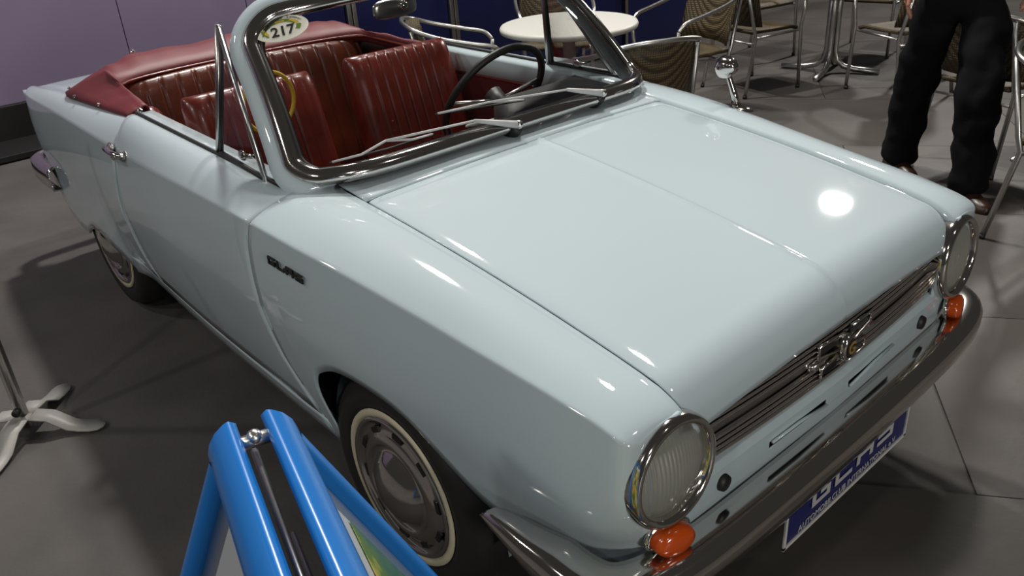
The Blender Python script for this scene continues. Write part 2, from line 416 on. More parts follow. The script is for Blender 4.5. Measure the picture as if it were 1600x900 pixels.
# rear quarters
zra = spl([-3.0, -2.95, -2.87, -2.75, -2.62, -2.44, -2.40, -2.37, -2.28, -2.1, -1.94, -1.86, -1.82, -1.79, -1.4],
          [.50, .44, .36, .285, .25, .25, .255, .27, .312, .342, .325, .295, .26, .25, .25])
ydk = spl([-3.0, -2.6, -2.2, -1.8, -1.4], [.535, .56, .578, .59, .60])
zdk = spl([-3.0, -2.6, -2.2, -1.8, -1.4], [.790, .835, .868, .893, .925])
def quarter():
    P = []
    xs = list(np.linspace(-1.43, -1.78, 10))+list(np.linspace(-1.785, -2.42, 34))+list(np.linspace(-2.44, -3.0, 24))
    for x0 in xs:
        wgt = clamp((x0+1.78)/.35); row = []
        dx = lambda z: (xdr(z)+1.43)*wgt if z > ZDB else (xdr(z)+1.43)*wgt
        for s in SS:
            z = lerp(zdk(x0), zcr(x0), s**1.9)+.009*math.sin(PI*s); row.append((x0+dx(z)-.004, lerp(ydk(x0), yside(x0, zcr(x0)), s), z))
        zb = max(zra(x0), .331 if x0 > -1.80 else 0)
        for d in DD:
            z = lerp(zcr(x0)-.002, zb, d); row.append((x0+dx(z)-.004, yside(x0, z), z))
        P.append(row)
    return P
QP = quarter()
for s in (-1, 1):
    o = orient(MB().grid(QP if s > 0 else mirror(QP)).build('rear_quarter', PAINT, car, recalc=False), outw)
    o.modifiers.new('t', 'SOLIDIFY').thickness = .004
    wh = MB(); ring = [(-2.1+.34*math.cos(a), .29+.31*math.sin(a)) for a in np.linspace(-.15, PI+.15, 22)]
    wh.grid([[(x, s*y, z) for (x, z) in ring] for y in (.62, .40)]); n0 = len(wh.v); wh.v += [(x, s*.40, z) for x, z in ring]; wh.f.append(tuple(range(n0, n0+len(ring))))
    wh.build('wheel_house', UNDER, car)
    tl = MB(); tl.ball((-3.0, s*.50, .68), (.03, .055, .07)); tl.build('tail_lamp', AMBER, car)
# boot lid, tail
P = [[(x, t*(ydk(x)-.002), zdk(x)+.012*(1-t*t)) for t in np.linspace(-1, 1, 21)] for x in np.linspace(-1.98, -3.0, 24)]
P += [[(-3.0-.012*math.sin(a), t*(ydk(-3.0)-.002), zdk(-3.0)+.012*(1-t*t)-.02*(1-math.cos(a))) for t in np.linspace(-1, 1, 21)] for a in (.5, 1.0, 1.5)]
o = orient(MB().grid(P).build('boot_lid', PAINT, car, recalc=False), lambda c: (0, 0, 1)); o.modifiers.new('t', 'SOLIDIFY').thickness = .004
P = [[(-3.008+.05*k*k, t*lerp(.60, .58, k), lerp(.785, .42, k)) for t in np.linspace(-1, 1, 15)] for k in np.linspace(0, 1, 8)]
o = orient(MB().grid(P).build('tail_panel', PAINT, car, recalc=False), lambda c: (-1, 0, 0)); o.modifiers.new('t', 'SOLIDIFY').thickness = .004

# front panel below the grille with two slots, and dark grille backing
def fpanel():
    m = MB(); zs = [.598, .590, .566, .548, .540, .500, .44, .40]
    xz = {.598: .668, .590: .682, .566: .690, .548: .690, .540: .690, .500: .688, .44: .68, .40: .66}
    ys = [-.55, -.50, -.40, -.25, -.06, -.02, .02, .06, .25, .40, .50, .55]
    return m, zs, xz, ys
m, zs, xz, ys = fpanel(); zs = [.584, .577, .562, .538, .522, .500, .44, .40]; xz = [.652, .671, .678, .679, .679, .677, .670, .655]
ys = [-.58, -.50, -.40, -.25, -.045, -.02, .02, .045, .25, .40, .50, .58]
V = [[(xz[j]-(.012*abs(y)/.5)**1 - (.03 if abs(y) > .55 else 0), y, zs[j]) for j in range(len(zs))] for y in ys]
nv = len(zs); F = []
for i in range(len(ys)-1):
    for j in range(nv-1):
        if j == 3 and ys[i] in (-.25, .045): continue
        F.append((i*nv+j, (i+1)*nv+j, (i+1)*nv+j+1, i*nv+j+1))
m = MB().add([p for r in V for p in r], F); fp = orient(m.build('front_panel', PAINT, car, smooth=False, recalc=False), lambda c: (1, 0, 0))
md = fp.modifiers.new('t', 'SOLIDIFY'); md.thickness = .004; md.offset = -1
md = fp.modifiers.new('bevel', 'BEVEL'); md.width = .004; md.segments = 2; md.limit_method = 'ANGLE'
for s in (-1, 1):
    q = MB(); q.tube([(.680, s*.048, .526), (.680, s*.15, .539), (.677, s*.247, .539)], .0035, 6); q.build('slot_trim', PAINT, fp)
    q = MB(); q.lathe([(.0, .012), (.016, .010), (.018, 0)], (.668, s*.40, .530), (1, 0, 0), 16); q.build('rubber_plug', BLACK, fp)

# grille
gr = MB(); gr.box((.610, 0, .648), (.012, .93, .145)); grille = gr.build('grille', BLACK, car, smooth=False)
xg = lambda y: .672-.018*(y/.45)**2
bars = [.703, .690, .677, .664, .628, .615, .602, .590]
for zb_ in bars:
    q = MB(); q.grid([[(xg(y)+a, y, zb_+b) for a, b in ((-.009, .0026), (-.003, .0032), (.0, .0024), (.0014, .0), (.0, -.0024), (-.003, -.0032), (-.009, -.0026))] for y in np.linspace(-.462, .462, 25)])
    q.build('grille_bar', CHROME_B, grille)
q = MB(); q.grid([[(xg(y)-.012, y, z) for z in (.660, .646, .632)] for y in np.linspace(-.462, .462, 25)]); q.build('grille_plate', CHROME_D, grille)
eb = MB()
for s in (-1, 1):
    pts = [(.686, s*.018, .690), (.678, s*.098, .690), (.678, s*.098, .662), (.687, s*.055, .648)]
    eb.tube([(.680, s*.02, .690), (.677, s*.105, .690), (.677, s*.102, .664), (.680, s*.03, .652)], .0042, 6)
    eb.tube([(.680, s*.03, .640), (.678, s*.088, .632), (.678, s*.086, .606), (.680, s*.015, .606)], .0042, 6)
    eb.box((.670, s*.075, .648), (.016, .10, .013))
eb.build('emblem_surround', CHROME, grille)
for s in (-1, 1):
    q = MB(); q.box((.674, s*.060, .676), (.004, .075, .024)); q.box((.674, s*.052, .619), (.004, .062, .020)); q.build('emblem_window', BLACK, grille, smooth=False)
q = MB(); q.lathe([(0, .012), (.024, .012), (.030, .009), (.032, 0), (.032, -.012)], (.681, 0, .648), (1, 0, 0), 24, sy=.8); em = q.build('emblem', CHROME, grille)
q = MB(); q.lathe([(0, .0135), (.023, .0128)], (.681, 0, .648), (1, 0, 0), 24, sy=.8); q.build('emblem_disc', BLACK, em)
tm = text_mesh('G', .038, .001, .001); t = link('emblem_letter', tm, mat('gold', (.5, .33, .10), .35, .6), em, False); put(t, (.6955, 0, .648), (0, 1, 0), (0, 0, 1), (1, 0, 0))

# headlamps and indicators
for s in (-1, 1):
    c = (.662, s*.553, .648); ax = (.995, s*.03, .06)
    b = MB(); b.lathe([(.104, -.03), (.107, .0), (.106, .012), (.101, .021), (.094, .023), (.088, .016), (.086, .004), (.085, -.01)], c, ax, 48); hb = b.build('headlamp', CHROME, car)
        # fluted lens
    P = []; A = Vector(ax).normalized(); E = Vector((0, 1, 0)); E = (E-A*E.dot(A)).normalized(); G = A.cross(E)
    for i in range(121):
        yy = math.sin((i/120-.5)*PI)*.0857; hh = math.sqrt(max(1e-9, .0857**2-yy*yy)); row = []
        for k in range(17):
            zz = hh*math.sin((k/16-.5)*PI); r = math.hypot(yy, zz)
            row.append(Vector(c)+E*yy+G*zz+A*(.020*(1-(r/.0857)**2)+.004+.0012*math.sin(yy*2*PI/.0088)*clamp((.0857-r)*80)))
        P.append(row)
    l = MB().grid(P).build('lens', LENS, hb)
    P = [[Vector(c)+E*(r_*math.cos(2*PI*k/72))+G*(r_*math.sin(2*PI*k/72))+A*(h_+.0025*math.cos(18*2*PI*k/72)*(r_/.085)) for k in range(72)] for r_, h_ in ((.004, -.045), (.03, -.042), (.05, -.032), (.068, -.018), (.085, -.002))]
    MB().grid(P, cv=True).build('reflector', REFL, hb); MB().ball(tuple(Vector(c)-A*.025), (.014, .014, .014)).build('bulb', WHITE, hb)
    q = MB()
    c2 = Vector((.676, s*.560, .512))
    q.lathe([(.0, .0), (.048, .0), (.051, .006), (.044, .012), (.040, .010)], c2+Vector((-.012, 0, 0)), (1, s*.25, .08), 28, sy=1.0)
    ib = q.build('indicator', CHROME, car); ib.scale = (1, 1, 1)
    for v in ib.data.vertices: v.co.z = c2.z+(v.co.z-c2.z)*.66
    q = MB(); q.lathe([(.042, .0), (.042, .020), (.039, .029), (.030, .034), (.015, .036), (0, .036)], c2+Vector((-.008, 0, 0)), (1, s*.25, .08), 24); il = q.build('indicator_lens', AMBER, ib)
    for v in il.data.vertices: v.co.z = c2.z+(v.co.z-c2.z)*.68

# bumper
def sweep(path, section, name, m, parent, upv=(0, 0, 1), closed=False):
    path = [Vector(p) for p in path]; P = []; n = len(path)
    for i, p in enumerate(path):
        t = (path[(i+1) % n]-path[i-1]) if closed else (path[min(i+1, n-1)]-path[max(i-1, 0)])
        t.normalize(); z = Vector(upv); o_ = t.cross(z).normalized()
        P.append([p+o_*a+z*b for a, b in section(i/(n-1))])
    return MB().grid(P, cu=closed).build(name, m, parent)
def catmull(pts, n=8):
    pts = [Vector(p) for p in pts]; out = []
    for i in range(len(pts)-1):
        p0, p1, p2, p3 = pts[max(i-1, 0)], pts[i], pts[i+1], pts[min(i+2, len(pts)-1)]
        for k in range(n):
            t = k/n; out.append(.5*((2*p1)+(p2-p0)*t+(2*p0-5*p1+4*p2-p3)*t*t+(3*p1-p0-3*p2+p3)*t**3))
    return out+[pts[-1]]
half = [(.752, 0, .446), (.750, -.25, .446), (.744, -.48, .446), (.728, -.62, .447), (.690, -.708, .449), (.62, -.748, .455), (.50, -.752, .468), (.365, -.735, .480)]
bp = catmull([(x, -y, z) for x, y, z in reversed(half)][:-1]+half, 7)[::-1]
def bsec(t):
    k = min(t, 1-t); tp = clamp(k/.10)**.6; a = .10+.90*tp
    return [(-.076*a, .040*a), (-.055*a, .0435*a), (-.024*a, .0435*a), (-.008*a, .040*a), (.0, .033*a), (.006, .018*a), (.006, .0), (.003, -.018*a), (-.003, -.034*a), (-.012*a, -.044*a), (-.03*a, -.047*a)]
bo = sweep(bp, bsec, 'front_bumper', CHROME, car)
orient(bo, lambda c: (c.x-.3, c.y*.5, .3)); 
md = bo.modifiers.new('t', 'SOLIDIFY'); md.thickness = .004; md.offset = -1
# rear bumper
rb = catmull([(-2.72, -.655, .43), (-2.95, -.655, .43), (-3.08, -.62, .43), (-3.12, -.45, .43), (-3.13, 0, .43), (-3.12, .45, .43), (-3.08, .62, .43), (-2.95, .655, .43), (-2.72, .655, .43)], 5)
o = sweep([tuple(p) for p in reversed(rb)], lambda t: [(-.05, .05), (-.02, .056), (.01, .04), (.014, 0), (.008, -.05), (-.03, -.055)], 'rear_bumper', CHROME, car)
for v in o.data.vertices: pass
o.modifiers.new('t', 'SOLIDIFY').thickness = .004

# number plate with club lettering
pl = MB(); pl.box((.728, 0, .358), (.004, .52, .112)); plate = pl.build('number_plate', NAVY, car, smooth=False)
q = MB()
q.box((.731, 0, .3045), (.004, .526, .008)); q.box((.731, 0, .4115), (.004, .526, .008)); q.box((.731, -.259, .358), (.004, .008, .112)); q.box((.731, .259, .358), (.004, .008, .112))
q.build('plate_rim', WHITE, plate, smooth=False)
q = MB(); q.box((.718, .0, .298), (.02, .40, .016)); q.build('plate_holder', CHROME_D, plate, smooth=False)
tm = text_mesh('AUTOMOBILCLUB INTERNATIONAL e.V.', .0235, .0004, 0, 0, 1.0); t = link('plate_lettering', tm, SILVER, plate, False)
wd = max(v.co.x for v in tm.vertices)-min(v.co.x for v in tm.vertices)
put(t, (.7325, 0.0, .3235), Vector((0, .42/wd, 0)), (0, 0, 1), (1, 0, 0))
def block_letters(sx, sz, th):
    """wide square letters built from strokes, unit cell 1 x 1"""
    L = {'G': [(0, 0, 1, .2), (0, 0, .2, 1), (0, .8, 1, 1), (.8, 0, 1, .55), (.45, .38, 1, .55)],
         'L': [(0, 0, .2, 1), (0, 0, 1, .2)],
         'A': [(0, 0, .2, 1), (.8, 0, 1, 1), (0, .8, 1, 1), (.2, .35, .8, .52)],
         'S': [(0, 0, 1, .2), (.8, 0, 1, .58), (0, .4, 1, .58), (0, .4, .2, 1), (0, .8, 1, 1)]}
    m = MB(); x = 0
    for ch in 'GLAS':
        for k, (a, b, c, d) in enumerate(L[ch]):
            m.box(((x+(a+c)/2)*sx, (b+d)/2*sz, th*k*.02), ((c-a)*sx, (d-b)*sz, th))
        x += 1.28
    return m, (x-.28)*sx
m, wd = block_letters(.072, .054, .001); t = m.build('plate_logo', SILVER, plate, smooth=False); put(t, (.7325, -wd/2+.01, .351), (0, 1, 0), (0, 0, 1), (1, 0, 0))
# fender badge
m, wd = block_letters(.028, .020, .004)
for k in range(3): m.box((.028+1.28*.028*k+.004, .010 if k != 0 else .004, 0), (.012, .003, .004))
zb_ = .806; x0 = -.315; x1 = x0+wd
for s in (-1,):
    t = m.build('fender_badge', mat('badge', (.05, .05, .045), .3, .8), car, smooth=False)
    ex = Vector((x1-x0, -(yside(x1, zb_)-yside(x0, zb_)), -.012)).normalized(); ey = Vector((0, 0, 1)); ey = (ey-ex*ex.dot(ey)).normalized(); ez = ex.cross(ey)
    put(t, (x0, -yside(x0, zb_)-.006, zb_), ex, ey, ez)

# wheels
def wheel(x, s, steer=0):
    yc = s*(.655 if x > -1 else .598); ax = (0, s, 0)
    t = MB(); R = .287
    t.lathe([(.200, -.15), (.25, -.155), (.278, -.14), (R, -.11), (R, -.03), (.281, .0), (.268, .018), (.235, .026), (.198, .016), (.185, .0)], (x, yc+s*.01, R), ax, 56); tyre = t.build('wheel', RUBBER, car)
    q = MB(); q.lathe([(.204, .0195), (.202, .0245), (.184, .021), (.178, .012)], (x, yc+s*.01, R), ax, 56); q.build('whitewall', WWALL, tyre)
    q = MB(); q.lathe([(.184, .020), (.178, .026), (.172, .018), (.160, .010), (.140, .020), (.122, .030), (.112, .024), (.104, .016), (.095, .024), (.080, .040), (.062, .048), (.048, .054), (.032, .058), (.016, .0605), (0, .061)], (x, yc+s*.012, R), ax, 56); q.build('hubcap', CHROME, tyre)
    for k in range(10):
        a = 2*PI*k/10+.2; q = MB(); rr = .150
        e = Vector((math.cos(a), 0, math.sin(a))); g = Vector((-math.sin(a), 0, math.cos(a)))
        rot = Matrix((e, Vector((0, 1, 0)), g)).transposed()
        q.box(Vector((x, yc+s*.0285, R))+e*rr, (.014, .006, .034), rot); q.build('hubcap_slot', BLACK, tyre, smooth=False)
for x in (0-.015, -2.15):
    for s in (-1, 1): wheel(x, s)

# windscreen frame
def frame_pts(inset, n=12, rc=.10):
    # rounded rectangle in (u, v), arc-length like aspect 1.2 x .45
    pts = []; U, Vv = 1.22, .46; a, b = U/2-inset, Vv/2-inset
    for cx, cy, a0 in ((a-rc, b-rc, 0), (-(a-rc), b-rc, PI/2), (-(a-rc), -(b-rc)+.0, PI), (a-rc, -(b-rc), 1.5*PI)):
        r_ = rc if cy > 0 else rc*.45
        cx2 = math.copysign(a-r_, cx); cy2 = math.copysign(b-r_, cy)
        for k in range(n+1):
            th = a0+PI/2*k/n; pts.append((cx2+r_*math.cos(th), cy2+r_*math.sin(th)))
    out = []
    for i in range(len(pts)):
        p, q = pts[i], pts[(i+1) % len(pts)]; L = math.hypot(q[0]-p[0], q[1]-p[1]); m_ = max(1, int(L/.05))
        for k in range(m_): out.append((lerp(p[0], q[0], k/m_), lerp(p[1], q[1], k/m_)))
    return [(x/(U/2), (y+Vv/2)/Vv) for x, y in out]
def Wn(u, v):
    e = 1e-3; du = W(u+e, v)-W(u-e, v); dv = W(u, v+e)-W(u, v-e); return du.cross(dv).normalized()   # faces forward/up
def frame(inset, sec, name, m, parent, sel=None, rc=.1):
    uv = frame_pts(inset, rc=rc); P = []; n = len(uv)
    for i, (u, v) in enumerate(uv):
        if sel and not sel(u, v): continue
        a = W(*uv[i-1]); b = W(*uv[(i+1) % n]); t = (b-a).normalized(); nn = Wn(u, v)
        if nn.x < 0: nn = -nn
        o_ = t.cross(nn).normalized()
        c = W(0, .5)-W(u, v)
        if o_.dot(c) > 0: o_ = -o_
        P.append([W(u, v)+o_*p+nn*q for p, q in sec])
    return MB().grid(P, cu=sel is None, cv=True).build(name, m, parent)
wf = frame(.012, [(.010, .004), (.006, .016), (-.006, .022), (-.022, .020), (-.032, .012), (-.036, .0), (-.02, -.012), (.006, -.010)], 'windscreen_frame', CHROME, car)
frame(.030, [(.006, .006), (-.010, .008), (-.012, -.004), (.006, -.006)], 'windscreen_seal', BLACK, wf)
uv = frame_pts(.012); n = len(uv)
# painted outer surround over pillars and header
start = next(i for i in range(n) if uv[i][0] > .9 and uv[i][1] > .04 and uv[i-1][1] <= .04) if any(uv[i][0] > .9 and uv[i][1] > .04 and uv[i-1][1] <= .04 for i in range(n)) else 0
uvr = uv[start:]+uv[:start]; P = []
for i, (u, v) in enumerate(uvr):
    if v < .03 and abs(u) < .97: continue
    a = W(*uvr[i-1]); b = W(*uvr[(i+1) % n]); t = (b-a).normalized(); nn = Wn(u, v)
    if nn.x < 0: nn = -nn
    o_ = t.cross(nn).normalized()
    if o_.dot(W(0, .5)-W(u, v)) > 0: o_ = -o_
    P.append([W(u, v)+o_*p+nn*q for p, q in [(.004, .010), (.030, .012), (.048, .006), (.054, -.010), (.044, -.030), (.0, -.036), (-.012, -.03), (-.006, -.006)]])
MB().grid(P, cv=True).build('windscreen_surround', PAINT, car)
gs = MB().grid([[W(u, v) for v in np.linspace(.03, .97, 12)] for u in np.linspace(-.97, .97, 24)]).build('windscreen', GLASS, car)

# sticker 217 on the glass
def on_glass(px, py):
    d = fw+rt*((px-800)/FPX)-up*((py-450)/FPX); best = None
    for iu in np.linspace(-1, 1, 201):
        for iv in np.linspace(0, 1, 61):
            p = W(iu, iv)-CP; t = p.dot(d)/d.dot(d); e = (p-d*t).length
            if best is None or e < best[0]: best = (e, iu, iv)
    return best[1], best[2]
STU, STV = -.845, .85
sc_ = W(STU, STV); sn = Wn(STU, STV); sn = sn if sn.x > 0 else -sn
ex = (W(STU+.05, STV)-W(STU-.05, STV)).normalized(); ey = sn.cross(ex).normalized(); ex = ey.cross(sn)
sk = MB(); sk.grid([[(.068*r*math.cos(2*PI*k/40), .038*r*math.sin(2*PI*k/40), .0) for k in range(40)] for r in (0, .5, 1)], cv=True)
sticker = sk.build('sticker', mat('sticker_white', (.78, .78, .68), .5), gs, smooth=False); sticker.modifiers.new('t', 'SOLIDIFY').thickness = .0006
put(sticker, sc_+sn*.004, ex, ey, sn)
def arcband(r0, r1, a0, a1, col, name, z):
    q = MB(); q.grid([[(.068*r*math.cos(a), .038*r*math.sin(a), z) for r in (r0, r1)] for a in np.linspace(a0, a1, 14)]); o = q.build(name, col, sticker, smooth=False); o.modifiers.new('t', 'SOLIDIFY').thickness = .0003; return o
GRN = mat('print_green', (.13, .22, .03), .5); YEL = mat('print_yellow', (.62, .42, .05), .5); INK = mat('print_ink', (.02, .02, .02), .5)
arcband(.48, .70, .35, 2.7, GRN, 'green_print', .0010); arcband(.56, .68, .2, 1.0, YEL, 'yellow_print', .0014); arcband(.50, .62, 1.3, 1.9, YEL, 'yellow_print', .0014)
arcband(.55, .72, -.5, .1, GRN, 'green_print', .0010); arcband(.55, .66, 2.9, 3.7, YEL, 'yellow_print', .0010); arcband(.66, .74, 3.0, 3.9, GRN, 'green_print', .0012)
arcband(.74, .80, .5, 1.5, INK, 'lettering_band', .0010) if False else None
tm = text_mesh('217', .040, .0003, .0008); t = link('sticker_number', tm, INK, sticker, False); t.location = (0.002, -.010, .0016)
def arc_text(s, R_, a0, a1, size, col):
    for k, ch in enumerate(s):
        if ch == ' ': continue
        a = lerp(a0, a1, k/(len(s)-1)); tm = text_mesh(ch, size, .0002); o = link('sticker_letter', tm, col, sticker, False)
        o.location = (.068*R_*math.cos(a), .038*R_*math.sin(a), .0014); o.rotation_euler.z = math.atan2(.038*math.cos(a), -.068*math.sin(a))+(PI if a0 > a1 else 0)
        if a0 > a1: o.rotation_euler.z = math.atan2(-.038*math.cos(a), .068*math.sin(a))
arc_text('Lions Gold Sommer', .83, 2.85, .45, .0098, INK)

# wipers
def WG(u, v, off=0.):
    k = Wn(u, v); k = k if k.x > 0 else -k; return W(u, v)+k*off
for (pu, pv, eu, ev, mu_, mv, au, av, bu, bv) in ((-.055, .02, -.26, .105, -.66, .14, -.87, .11, -.435, .118), (.49, .045, .285, .12, -.14, .18, -.39, .21, .075, .15)):
    piv = WG(pu, pv, .030); wn = Wn(pu, pv); wn = wn if wn.x > 0 else -wn
    wn = (wn+Vector((.3, 0, .5))).normalized()
    wp = MB().lathe([(.017, -.055), (.019, -.02), (.016, -.006), (0, -.004)], piv, wn, 16).build('wiper', BLACK, car)
    MB().lathe([(.011, -.006), (.012, .006), (.008, .013), (0, .015)], piv, wn, 16).build('wiper_nut', CHROME, wp)
    el = WG(eu, ev, .036); mm = WG(mu_, mv, .026); a = piv+wn*.002
    q = MB(); q.tube([a, a.lerp(el, .3), el], [.011, .009, .0045], 8); q.tube([el, el.lerp(mm, .5), mm], .0032, 6); q.build('wiper_arm', SILVER, wp)
    def B(t, off): return WG(lerp(au, bu, t), lerp(av, bv, t), off)
    MB().tube([B(t, .004) for t in (0, .5, 1)], .0028, 6).build('wiper_blade', BLACK, wp)
    MB().tube([B(.02, .008), B(.25, .016), mm, B(.75, .016), B(.98, .008)], .0030, 6).build('blade_bridge', SILVER, wp)

# quarter-light (vent window) on both doors
for s in (-1, 1):
    A = Vector((-.812, s*.622, .925)); B = Vector((-.770, s*.565, 1.255)); C_ = Vector((-.49, s*.638, .916)); 
    q = MB()
    q.tube([A, A.lerp(B, .5), B+Vector((0, 0, .004))], .0085, 8); vw = q.build('vent_window', CHROME_D, car)
    q = MB(); q.tube([B, C_+Vector((-.02, 0, 0))], .008, 8); q.build('vent_bar', CHROME_D, vw)
    q = MB(); q.tube([A+Vector((.02, 0, .01)), C_+Vector((-.03, 0, .012))], .007, 8); q.tube([A+Vector((.018, 0, .0)), B+Vector((.01, 0, -.02))], .006, 6); q.build('vent_seal', BLACK, vw)
    q = MB(); q.add([A, B, C_+Vector((-.015, 0, 0))], [(0, 1, 2)]); q.build('vent_pane', GLASS, vw, smooth=False)
    q = MB(); L0 = A.lerp(C_, .45)+Vector((0, -s*.012, .03)); q.ball(tuple(L0), (.022, .008, .014)); q.tube([L0, L0+Vector((.05, -s*.004, .006))], .006, 6); q.build('vent_latch', CHROME, vw)

# dash, steering wheel, inner mirror
P = []
for t in np.linspace(-1, 1, 31):
    u = t*.95; b = wbase(u); hump = sstep((t-.05)/.25)*(1-sstep((t-.86)/.12)); dep = .105+.20*hump
    P.append([(b.x-.02, b.y*.95, b.z-.010), (b.x-.06, b.y*.95, b.z+.000), (b.x-dep*.8, b.y*.95, b.z-.008+.030*hump), (b.x-dep, b.y*.95, b.z-.022+.022*hump), (b.x-dep-.004, b.y*.95, b.z-.07), (b.x-dep+.03, b.y*.95, .70)])
o = orient(MB().grid(P).build('dashboard', DASH, car, recalc=False), lambda c: (-.3, 0, 1)); o.modifiers.new('t', 'SOLIDIFY').thickness = .01
sc3 = Vector((-.775, .330, .880)); sax = Vector((-.86, 0, .51)).normalized()
q = MB(); E = Vector((0, 1, 0)); G = sax.cross(E)
q.tube([sc3+E*(.20*math.cos(2*PI*k/48))+G*(.20*math.sin(2*PI*k/48)) for k in range(48)], .0125, 10, closed=True); sw = q.build('steering_wheel', BLACK, car)
q = MB()
for a in (.2, PI-.2): q.tube([sc3-sax*.02, sc3+E*(.195*math.cos(a))-G*(.195*math.sin(a))*.6], .008, 6)
q.build('spoke', CHROME_D, sw)
q = MB(); q.tube([sc3+sax*.012, sc3-sax*.03, sc3-sax*.35], [.035, .03, .022], 12); q.build('steering_column', BLACK, sw)
q = MB(); q.tube([sc3-sax*.10, sc3-sax*.10-E*.2+Vector((.02, 0, .02))], .006, 6); q.ball(tuple(sc3-sax*.10-E*.205+Vector((.02, 0, .02))), (.006, .012, .006)); q.build('indicator_stalk', WHITE, sw)
q = MB(); mc = Vector((-.70, -.075, 1.232)); q.grid([[(mc.x+.010*math.cos(PI*i/6)*1.0, mc.y+.075*math.copysign(abs(math.cos(a))**.6, math.cos(a))*math.sin(PI*i/6)**.35, mc.z+.027*math.copysign(abs(math.sin(a))**.6, math.sin(a))*math.sin(PI*i/6)**.35) for a in np.linspace(0, 2*PI, 33)[:-1]] for i in range(7)], cv=True)
im = q.build('rear_view_mirror', CHROME_D, car); im.rotation_euler = (0, 0, 0)
q = MB(); q.tube([mc+Vector((.01, .02, 0)), mc+Vector((.03, .03, .05)), Vector((-.635, -.045, 1.305))], .006, 6); q.ball(tuple(mc+Vector((.012, .02, .005))), (.014, .014, .014)); q.build('mirror_stalk', CHROME, im)
# wing mirror on the far fender
mb = Vector((-.07, .690, .868)); q = MB(); q.lathe([(.0, .012), (.018, .012), (.032, .006), (.036, 0)], mb, (0, .12, 1), 20); wm = q.build('wing_mirror', CHROME, car)
for v in wm.data.vertices: v.co.x = mb.x+(v.co.x-mb.x)*1.5
hd = mb+Vector((-.050, .008, .118))
q = MB(); q.tube([mb+Vector((.0, 0, .008)), mb+Vector((-.018, .002, .05)), mb+Vector((-.035, .004, .085)), hd], [.013, .010, .009, .009], 10); q.build('mirror_stem', CHROME, wm)
q = MB(); q.lathe([(.0, .045), (.012, .041), (.024, .028), (.033, .008), (.036, -.006), (.034, -.012), (0, -.010)], hd, (.80, -.40, .25), 24); q.build('mirror_head', CHROME, wm)

# seats
def cushion(w_, h, t, npl, name, m, parent, pts, piping=None, edge=.12, depth=.006, plz=.72):
    """rounded pad: local x = thickness (front +), y = width, z = height; pts maps local -> car"""
    P = []; nz = 26; nf = 10*npl+9
    ys = [plz*k/(5*npl) for k in range(-5*npl, 5*npl+1)]; ed = [lerp(plz, 1, math.sin(k*PI/12)) for k in range(1, 7)]
    ys = [-e for e in reversed(ed)]+ys+ed
    for i in range(nz+1):
        v = -math.cos(PI*i/nz); e = max(0., 1-abs(v)**7)**.33
        row = []
        for yy in ys:
            fx_ = max(0., 1-abs(yy)**8)**.45; x = t/2*e*fx_
            if abs(yy) <= plz:
                x -= (depth*max(0., 1-abs(math.sin(npl*PI*(yy/plz+1)/2))*2.2)**1.5+.004)*clamp((1-abs(v))*9)
            row.append(pts(x, yy*w_/2*(.93+.07*e), v*h/2))
        for yy in (.97, .85, .5, 0, -.5, -.85, -.97):
            row.append(pts(-t/2*e*max(0., 1-abs(yy)**8)**.45, yy*w_/2*(.93+.07*e), v*h/2))
        P.append(row)
    mb_ = MB().grid(P, cv=True); return mb_.build(name, m, parent)
def front_seat(yc, xb):
    th = math.radians(-17)           # back leans rearward
    def bp_(x, y, z): z2 = z+.30; return (xb+x*math.cos(th)+z2*math.sin(th), yc+y*(1-.04*z2), .42+z2*math.cos(th)-x*math.sin(th))
    o = cushion(.465, .60, .12, 7, 'front_seat', LEATHER, car, bp_, depth=.007, plz=.66)
    cushion(.48, .48, .14, 7, 'seat_cushion', LEATHER, o, lambda x, y, z: (xb+.26+z, yc+y, .40+x+.10*z), depth=.007, plz=.66)
    return o
front_seat(-.315, -1.07); front_seat(.300, -1.12)
def rbp(x, y, z):
    th = math.radians(-14); z2 = z+.27; cv = -.02*(abs(y)/.5)**2
    return (-1.80+x*math.cos(th)+z2*math.sin(th)-cv, y, .40+z2*math.cos(th)-x*math.sin(th)+.012*(1-(y/.55)**2))
rs = cushion(1.06, .56, .12, 15, 'rear_seat', LEATHER_T, car, rbp, depth=.008, plz=.95)
cushion(1.06, .46, .14, 12, 'rear_cushion', LEATHER_T, rs, lambda x, y, z: (-1.55+z, y, .38+x+.06*z), depth=.006, plz=.9)
for s in (-1, 1):
    q = MB(); q.grid([[(x, s*lerp(.585, .56, k), z) for k, z in ((0, .30), (0, .84), (.6, .905), (1, .91))] for x in np.linspace(-1.42, -2.0, 10)]); q.build('side_trim', LEATHER, car)
    q = MB(); q.ball((-1.50, s*.555, .885), (.05, .045, .05)); q.ball((-1.56, s*.55, .86), (.05, .04, .06)); q.build('hood_hinge_pad', LEATHER, car)
    q = MB(); q.ball((-1.47, s*.525, .885), (.010, .008, .010)); q.tube([(-1.44, s*.60, .935), (-1.50, s*.58, .93), (-1.52, s*.545, .915)], .010, 8); q.build('hood_hinge', CHROME, car)
q = MB(); yc3 = Vector((-1.06, -.335, .965))  # made-up ring standing in for a yellow arc of unknown nature
q.tube([yc3+Vector((.02*math.sin(2*PI*k/36), .085*math.cos(2*PI*k/36), .095*math.sin(2*PI*k/36))) for k in range(36)], .0065, 8, closed=True)
tag(q.build('yellow_arc_ring', YELLOW), 'made-up thin yellow ring for an unidentified yellow arc at the passenger seat back', 'hoop')

